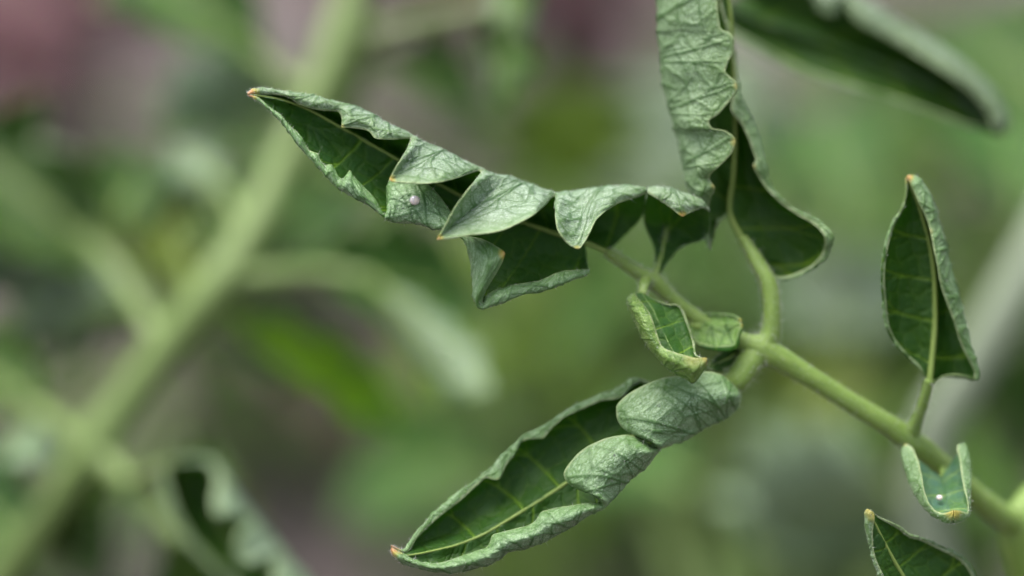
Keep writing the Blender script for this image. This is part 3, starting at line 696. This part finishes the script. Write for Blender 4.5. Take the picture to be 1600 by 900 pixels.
def curl_grid(P0, P1, W, nrm, bow, curl, side, nu, nv, teeth=0.16, nteeth=4, ph=0.0, fat=0.75, wave=0.0):
    """half of a leaflet from base P0 to tip P1 (metres), half width W, curling up towards nrm"""
    u = np.linspace(0, 1, nu); v = np.linspace(0, 1, nv)
    ax = P0 - P1; n = nrm - ax * (nrm @ ax) / (ax @ ax); n = n / np.linalg.norm(n)
    L = np.linalg.norm(ax)
    mid = P1 + ax * u[:, None] + n * (bow * 4 * u * (1 - u) * L)[:, None]
    T = np.gradient(mid, axis=0); T /= np.linalg.norm(T, axis=1, keepdims=True)
    lat = np.cross(T, n) * side
    nn = np.cross(lat, T) * side; nn *= np.sign((nn @ n))[:, None]
    w = W * np.sin(np.pi * np.clip(u, 1e-4, 1) ** fat) ** 0.75 * (1 + teeth * np.cos(2 * np.pi * (u * nteeth + ph)))
    w = np.maximum(w, 0.0004)
    th = curl * (0.6 + 0.4 * np.sin(np.pi * u)) * (1 + wave * np.sin(2 * np.pi * (u * nteeth * .7 + ph)))
    th = np.maximum(th, 0.05)
    a = th[:, None] * v[None] ** 1.25
    # integrate the arc so that curl tightens towards the margin
    dv = 1.0 / (nv - 1)
    x = np.cumsum(np.cos(a), axis=1) * dv; z = np.cumsum(np.sin(a), axis=1) * dv
    x -= x[:, :1]; z -= z[:, :1]
    return mid[:, None] + w[:, None, None] * (x[..., None] * lat[:, None] + z[..., None] * nn[:, None])

def up_of(P, n):
    N = np.cross(P[P.shape[0] // 2 + 1, 0] - P[P.shape[0] // 2, 0], P[P.shape[0] // 2, 1] - P[P.shape[0] // 2, 0])
    return 1 if N @ n > 0 else -1


def soft_leaf(parent, base, tip, W, face, curl=(1.2, 1.2), bow=0.05, mats=None, res=(90, 34), label=None, ph=0.0, teeth=.16, rib=0.9):
    if parent is plantK:
        base = (base[0], base[1], base[2] * KS); tip = (tip[0], tip[1], tip[2] * KS); W = W * 1.06
    P0, P1 = at(*base), at(*tip); n = camdir(*face)
    hs = []
    for side, c in ((1, curl[0]), (-1, curl[1])):
        G = curl_grid(P0, P1, W * 1e-3, n, bow, c, side, res[0], res[1], ph=ph + side * .1, teeth=teeth, wave=.25)
        ax = P0 - P1; nn = n - ax * (n @ ax) / (ax @ ax)
        hs.append(dict(P=G, up=up_of(G, nn), veins=laterals([.2, .4, .6, .8], .12, .6, False)))
    o = leaflet(parent, hs, mats=mats, label=label, thick=.35, relief=1.2)
    k = hs[0]['P'][:, 0]
    m = len(k)
    tube('midrib', [(k[int(i)], rib * 1e-3 * (.3 + .7 * i / (m - 1))) for i in np.linspace(0, m - 1, 6)], M_VEIN, o, seg=8, per=5)
    return o

# --- J: leaflet of the sharp plant arching behind, pale rolled edge
tube('branch', [(at(1850, 300, 70), .002), (at(1760, -60, 66), .002), (at(1500, -260, 58), .0018), (at(1230, -170, 48), .0016), (at(1120, -40, 61), .0013), (at(1132, 10, 60), .001)], M_STEM, hero)
midJ = [(0, 1562, 206, 54), (.2, 1510, 160, 56), (.45, 1410, 112, 58), (.7, 1290, 66, 60), (1, 1132, 12, 60)]
upJ = [(0, 1570, 208, 1556, 208), (.08, 1577, 195, 1549, 196), (.17, 1570, 168, 1545, 180), (.3, 1538, 125, 1520, 148), (.5, 1478, 76, 1466, 108), (.65, 1410, 34, 1392, 62), (.76, 1345, -4, 1330, 24), (.80, 1325, -12, 1318, 0), (.84, 1310, -18, 1306, 22), (.89, 1290, -24, 1282, 18), (.93, 1265, -30, 1264, -12), (1, 1180, -30, 1180, -26)]
loJ = [(0, 1566, 211, 1560, 209), (.1, 1545, 206, 1542, 203), (.25, 1500, 193, 1498, 188), (.45, 1420, 164, 1418, 158), (.65, 1335, 138, 1334, 132), (.85, 1235, 104, 1236, 98), (1, 1140, 50, 1142, 46)]
PJU = folded(midJ, upJ, prof([(0, 54), (.5, 56), (1, 61)]), prof([(0, 51), (.5, 51), (1, 60)]), 4, -1.5, 140, 60)
PJL = folded(midJ, loJ, prof([(0, 54), (.5, 52), (1, 59)]), prof([(0, 53), (.5, 51), (1, 59)]), 3, -.4, 140, 60)
leaflet(hero, [dict(P=PJU, up=-1, veins=laterals([.2, .4, .6, .8], .1, .5)), dict(P=PJL, up=1, veins=laterals([.2, .4, .6, .8], .1, .5))], 
        label='blurred long leaflet arching behind with a broad pale rolled edge')

# --- K: the blurred plant with the thick pale stem
kb = at(-120, 1050, 95 * KS)
plantK = empty('tomato_plant', (kb[0], kb[1], 0), 'blurred tomato plant with thick pale green stem rising at a slant', 'plant')
M_STEM2 = stem_material('stem_pale', (0.115, 0.18, 0.045), (0.145, 0.215, 0.06), (0.175, 0.235, 0.10))
def kst(pts, name='branch'):
    return tube(name, [(at(x, y, d * KS), r * 1.06e-3) for x, y, d, r in pts], M_STEM2, plantK, seg=14)
tube('main_stem', [(GROUND(kb), .007), (at(-150, 2200, 95 * KS), .006), (at(-95, 1060, 92 * KS), .0048)] +
     [(at(x, y, d * KS), r * 1.06e-3) for x, y, d, r in [(20, 880, 84, 3.9), (125, 730, 80, 3.9), (150, 690, 80, 4.4), (185, 640, 80, 3.7), (270, 530, 80, 3.8), (340, 445, 80, 4.6), (385, 375, 82, 3.8), (440, 265, 88, 3.7), (500, 140, 92, 3.9), (530, 60, 95, 4.4), (560, -40, 98, 3.4), (600, -260, 105, 3)]],
     M_STEM2, plantK, seg=18)
kst([(145, 700, 80, 2.8), (190, 745, 76, 2.2), (240, 800, 72, 2), (285, 850, 70, 1.8)])
kst([(138, 705, 80, 2.6), (95, 665, 82, 2.2), (50, 640, 84, 1.8)])
kst([(255, 545, 80, 2.6), (215, 475, 86, 2.2), (165, 405, 92, 2), (110, 345, 98, 1.8), (50, 300, 102, 1.5)])
kst([(350, 440, 80, 2.6), (420, 432, 80, 2.2), (500, 428, 82, 1.8), (580, 436, 80, 1.4)])
kst([(525, 70, 95, 2.4), (610, 45, 96, 1.9), (720, 18, 94, 1.7), (830, -15, 88, 1.5), (800, -80, 84, 1.3)])
kst([(385, 375, 82, 2.0), (370, 330, 88, 1.6), (352, 300, 92, 1.4)])
kst([(330, 460, 80, 2.2), (345, 490, 84, 1.8), (375, 515, 88, 1.4)])
kst([(490, 150, 93, 2.2), (445, 120, 99, 1.7), (410, 95, 103, 1.4)])
kst([(540, 30, 96, 2.0), (575, 80, 104, 1.6), (600, 110, 108, 1.3)])
# leaves of that plant: base, tip, half width mm, facing (right, up, towards camera), curl of the two halves
soft_leaf(plantK, (190, 440, 93), (-70, 215, 104), 20, (.15, .5, 1), (1.0, 2.2), .06)
soft_leaf(plantK, (75, 320, 101), (-60, 430, 96), 13, (.2, .2, -1), (1.2, 1.2), .05)
soft_leaf(plantK, (353, 302, 92), (268, 232, 100), 8, (.4, -.6, -1), (1.4, 1.4), -.1)
soft_leaf(plantK, (392, 400, 85), (310, 335, 95), 7, (-.4, .5, 1), (1.6, 2.2), .1)
soft_leaf(plantK, (318, 478, 84), (232, 285, 112), 13, (.2, .3, 1), (.5, .5), .05, mats=[M_YUP, M_YLO])
soft_leaf(plantK, (575, 435, 80), (757, 618, 70), 5.8, (.45, -.35, -1), (1.0, 1.0), .10)
soft_leaf(plantK, (450, 428, 82), (740, 470, 96), 14, (-.1, .5, 1), (1.0, .8), .05)
tube('branch', [(at(200, 757, 75 * KS), .0019), (at(232, 740, 112), .0016), (at(264, 725, 92), .0012)], M_STEM2, plantK)
midK = [(0, 505, 965, 86), (.3, 430, 900, 92), (.6, 345, 815, 96), (.85, 285, 745, 96), (1, 262, 725, 92)]
riK = [(0, 508, 963, 500, 965), (.15, 490, 918, 462, 930), (.25, 470, 893, 430, 915), (.3, 458, 880, 425, 890), (.34, 448, 868, 430, 872), (.38, 440, 858, 392, 880), (.45, 424, 838, 368, 868), (.52, 410, 822, 372, 832), (.57, 400, 808, 388, 812), (.62, 390, 796, 345, 808), (.70, 375, 775, 332, 785), (.76, 362, 756, 338, 755), (.82, 350, 738, 335, 740), (.9, 326, 716, 318, 722), (1, 268, 718, 268, 722)]
leK = [(0, 503, 968, 502, 967), (.2, 430, 950, 435, 945), (.45, 350, 905, 356, 898), (.7, 280, 830, 288, 822), (.88, 252, 760, 262, 755), (1, 256, 728, 258, 728)]
PKR = folded(midK, riK, prof([(0, 82), (1, 90)]), prof([(0, 78), (.5, 77), (1, 88)]), 4, -2, 120, 60)
PKL = folded(midK, leK, prof([(0, 84), (1, 90)]), prof([(0, 82), (1, 88)]), 4, -.5, 120, 50)
leaflet(plantK, [dict(P=PKR, up=-1, veins=laterals([.2, .45, .7], .1, .5, False)), dict(P=PKL, up=1, veins=laterals([.2, .45, .7], .1, .5, False))], mid=midK, mid_r=.5)
soft_leaf(plantK, (262, 825, 72), (350, 1010, 84), 15, (0, .6, 1), (1.2, 1.0), .0)
soft_leaf(plantK, (240, 800, 72), (330, 700, 80), 8, (.5, .3, 1), (1.6, 1.6), .1)
soft_leaf(plantK, (415, 98, 103), (190, -50, 112), 17, (.1, .6, 1), (1.1, 1.6), .08)
soft_leaf(plantK, (430, 110, 102), (250, 190, 118), 12, (.2, .3, -1), (1.0, 1.0), .1)
soft_leaf(plantK, (800, -75, 84), (779, 172, 66), 8.5, (.15, .2, 1), (2.3, 2.3), .04)
soft_leaf(plantK, (598, 108, 108), (760, 185, 120), 13, (0, .7, 1), (.9, 1.2), .05)
soft_leaf(plantK, (585, 95, 107), (545, 215, 122), 11, (.1, .6, 1), (.9, .9), .05)
soft_leaf(plantK, (55, 642, 84), (20, 720, 78), 8, (.3, .2, -1), (1.5, 1.5), .1)
soft_leaf(plantK, (70, 650, 84), (-70, 560, 95), 12, (.2, .5, 1), (1.2, 1.2), .1)
soft_leaf(plantK, (165, 405, 92), (60, 470, 110), 12, (.1, .5, 1), (1.1, 1.1), .1)
soft_leaf(plantK, (395, 428, 82), (520, 300, 104), 14, (0, .6, 1), (.9, .9), .06)
soft_leaf(plantK, (210, 465, 87), (120, 560, 110), 13, (0, .5, 1), (1.0, 1.0), .08)
soft_leaf(plantK, (40, 860, 84), (-60, 760, 100), 14, (0, .5, 1), (1.0, 1.0), .08)
soft_leaf(plantK, (60, 835, 83), (170, 900, 100), 14, (0, .5, 1), (1.1, 1.0), .08)

M_STR = leaf_material('yellow_green_upper', False, (4.2, 3.2, .6), glow=.3)
soft_leaf(plantK, (340, 488, 84), (625, 668, 92), 7.5, (-.25, .8, 1), (.7, .9), .05, mats=[M_STR, M_YLO], label='blurred yellow-green leaflet slanting down from the pale stem')
soft_leaf(plantK, (215, 475, 86), (20, 520, 100), 13, (.1, .3, -1), (1.0, 1.2), .08)
soft_leaf(plantK, (160, 405, 92), (235, 250, 116), 11, (.1, .5, 1), (1.0, 1.0), .08)
soft_leaf(plantK, (190, 745, 76), (110, 880, 100), 13, (.1, .4, 1), (1.1, 1.3), .08)
soft_leaf(plantK, (300, 500, 84), (470, 600, 130), 12, (.1, .4, -1), (.9, .9), .08)
# --- pale leaning stem of the next plant
rb = at(1520, 1150, 190)
plantR = empty('tomato_plant', (rb[0], rb[1], 0), 'blurred leaning pale grey-green stem behind the upright oval leaflet', 'plant')
tube('main_stem', [(GROUND(rb), .009), (at(1540, 2000, 190), .007), (at(1490, 1000, 182), .0058), (at(1445, 800, 176), .0054), (at(1455, 690, 172), .0052), (at(1525, 560, 170), .005), (at(1610, 410, 170), .005), (at(1720, 200, 175), .0045), (at(1800, 0, 180), .004)],
     stem_material('stem_grey', (0.18, 0.225, 0.15), (0.215, 0.26, 0.18), (0.24, 0.28, 0.21)), plantR, seg=18)
soft_leaf(plantR, (1700, 235, 176), (1480, 40, 230), 22, (0, .6, 1), (.9, .9), .06)
soft_leaf(plantR, (1400, 775, 178), (1180, 820, 230), 24, (0, .2, -1), (.8, .8), .06)
soft_leaf(plantR, (1500, 590, 171), (1600, 760, 210), 22, (0, .6, 1), (.9, .9), .06)

# twigs and larger leaves of that plant, far out of focus
for (bx, by, bd, tx, ty, td, W, face, mm) in [
        (1030, 330, 330, 960, 130, 340, 26, (.2, .3, -1), None), (900, 300, 330, 880, 130, 330, 22, (0, .7, 1), 'y'), (1300, 700, 240, 1230, 880, 250, 24, (.1, .3, -1), None),
        (1240, 690, 240, 1300, 560, 260, 16, (.1, .6, 1), 'y'), (1080, 760, 260, 900, 700, 300, 22, (0, .5, 1), None), (760, 760, 300, 560, 740, 330, 22, (0, .5, 1), None), (1330, 330, 300, 1260, 180, 330, 24, (0, .5, 1), None),
        (1340, 520, 300, 1320, 380, 330, 22, (0, .4, -1), None), (1600, 330, 250, 1560, 150, 290, 26, (0, .5, 1), None), (1150, 230, 260, 1190, 90, 280, 16, (0, .5, -1), None), (1010, 440, 320, 880, 500, 340, 22, (0, .6, 1), None)]:
    q = at(bx, by, bd); r0 = at(1180, 1500, 300)
    tube('branch', [(GROUND(rb) + np.array([0, .02, .03]), .004), ((r0 + rb) / 2 - np.array([0, 0, .06]), .0035), (q * .6 + r0 * .4 + np.array([0, .03, 0]), .0028), (q, .0015)], M_STEM2, plantR, seg=8, per=8)
    soft_leaf(plantR, (bx, by, bd), (tx, ty, td), W, face, (.8, .8), .06, mats=[M_YUP, M_YLO] if mm else None, res=(50, 20))

# ------------------------------------------------------------------ plants further back, rooted in the soil
def library(mats, n, fat=.75, teeth=.16, seed=0):
    out = []
    g = random.Random(seed)
    for i in range(n):
        P0, P1 = np.array([0., 0, 0]), np.array([1., 0, 0]); nn = np.array([0, 0, 1.])
        c = g.uniform(.5, 1.7)
        Vs, Fs, Ms, UVs, As, off = [], [], [], [], {}, 0
        for j, side in enumerate((1, -1)):
            G = curl_grid(P0, P1, g.uniform(.22, .30), nn, g.uniform(-.05, .12), c * g.uniform(.8, 1.2), side, 22, 9, ph=g.random(), teeth=teeth, fat=fat)
            V, F, m, a, uv, lw = half_blade(G * .06, laterals([.25, .5, .75], .12, .6, False), 900 + seed * 40 + i * 2 + j, up_of(G, nn), .35, [], .5)
            Vs.append(V / .06); Fs.append(F + off); Ms.append(m); UVs.append(uv); off += len(V)
            for k, x in a.items(): As.setdefault(k, []).append(x)
        out.append(fill_mesh('leaflet', np.concatenate(Vs), np.concatenate(Fs), mats, np.concatenate(Ms), {k: np.concatenate(x) for k, x in As.items()}, np.concatenate(UVs)))
    return out

M_FUP = leaf_material('far_leaf_upper', False, (1.7, 1.45, 1.7), glow=.22)
M_FLO = leaf_material('far_leaf_underside', True, (.6, .62, .55), glow=.2)
M_OUP = leaf_material('olive_leaf_upper', False, (2.0, 1.5, .5), glow=.2)
M_PUP = leaf_material('purple_leaf_upper', False, (3.4, .48, 5.0), glow=.05)
M_PLO = leaf_material('purple_leaf_underside', True, (.55, .22, .5), glow=.05)
LIB = {'green': library([M_FUP, M_FLO], 5, seed=1), 'olive': library([M_OUP, M_YLO], 4, seed=2), 'purple': library([M_PUP, M_PLO], 4, fat=.85, teeth=.05, seed=3)}

def bush(px, dist, height, kinds, nleaf, size, spread, seed, label, category, group, name='garden_plant'):
    """bushy plant rooted on the soil at the photo column px, dist metres (along y) from the camera"""
    g = random.Random(seed)
    y = CAM[1] + dist
    x = (px - 800) / 1600 * SENSOR / FOCAL * (dist / math.cos(PITCH)) * 1.0
    root = empty(name, (x, y, 0), label, category, group)
    nb = max(3, nleaf // 9)
    H = []
    for k in range(nb):
        a = k / nb * 6.283 + g.uniform(-.4, .4); sp = spread * g.uniform(.45, 1.0); h = height * g.uniform(.75, 1.0)
        p = [np.array([x, y, -.02]), np.array([x + .25 * sp * math.cos(a), y + .25 * sp * math.sin(a), h * .45]), np.array([x + .7 * sp * math.cos(a), y + .7 * sp * math.sin(a), h * .8]), np.array([x + sp * math.cos(a), y + sp * math.sin(a), h])]
        tube('stem', [(p[0], .005), (p[1], .004), (p[2], .0025), (p[3], .0012)], M_STEM2 if 'purple' not in kinds else M_PSTEM, root, seg=7, per=6)
        H.append(p)
    for i in range(nleaf):
        p = H[i % nb]; t = g.uniform(.25, 1.0) * 3; j = min(int(t), 2); q = p[j] + (p[j + 1] - p[j]) * (t - j)
        me = g.choice(LIB[g.choice(kinds)])
        o = bpy.data.objects.new('leaflet', me); COL.objects.link(o); o.parent = root
        az = g.uniform(0, 6.283); dip = g.uniform(-.2, .9); s = size * g.uniform(.7, 1.25)
        o.location = q - rel(root)
        o.rotation_euler = (g.uniform(-.5, .5), dip, az); o.scale = (s, s, s)
    return root
M_PSTEM = stem_material('stem_purple', (0.10, 0.05, 0.07), (0.14, 0.07, 0.09), (0.16, 0.10, 0.12))
LG = 'bushy green plants blurred far behind'
LBL = 'blurred bushy green plant standing on the soil in the soft background'
LBO = 'blurred olive green plant standing on the soil in the soft background'
LBP = 'blurred mauve leaved plant standing on the soil in the far background'
for i, (px, dist, h, n, sp) in enumerate([(1080, .88, .30, 34, .09), (1330, .95, .30, 40, .10), (1560, 1.05, .30, 34, .10), (930, 1.15, .24, 34, .10), (720, 1.25, .15, 26, .09), (1180, 1.35, .24, 40, .13), (1450, 1.5, .26, 40, .14), (300, 1.35, .22, 30, .10), (560, 1.6, .16, 30, .12), (60, 1.2, .12, 26, .09)]):
    bush(px, dist, h, ['green', 'green', 'olive'], n, .065, sp, 40 + i, LBL, 'plant', LG)
for i, (px, dist, h, n, sp) in enumerate([(880, .95, .30, 16, .05), (1240, 1.1, .27, 26, .08), (1120, .8, .2, 18, .06), (1330, 1.0, .24, 20, .06)]):
    bush(px, dist, h, ['olive'], n, .065, sp, 80 + i, LBO, 'plant', 'olive green plants blurred far behind')
for i, (px, dist, h, n, sp) in enumerate([(70, 1.9, .2, 90, .12), (690, 2.1, .2, 80, .12), (900, 2.0, .24, 90, .13), (420, 1.7, .10, 40, .1), (545, 1.4, .05, 30, .09)]):
    bush(px, dist, h, ['purple'], n, .06, sp, 120 + i, LBP, 'plant', 'mauve leaved plants blurred far behind', 'purple_plant')
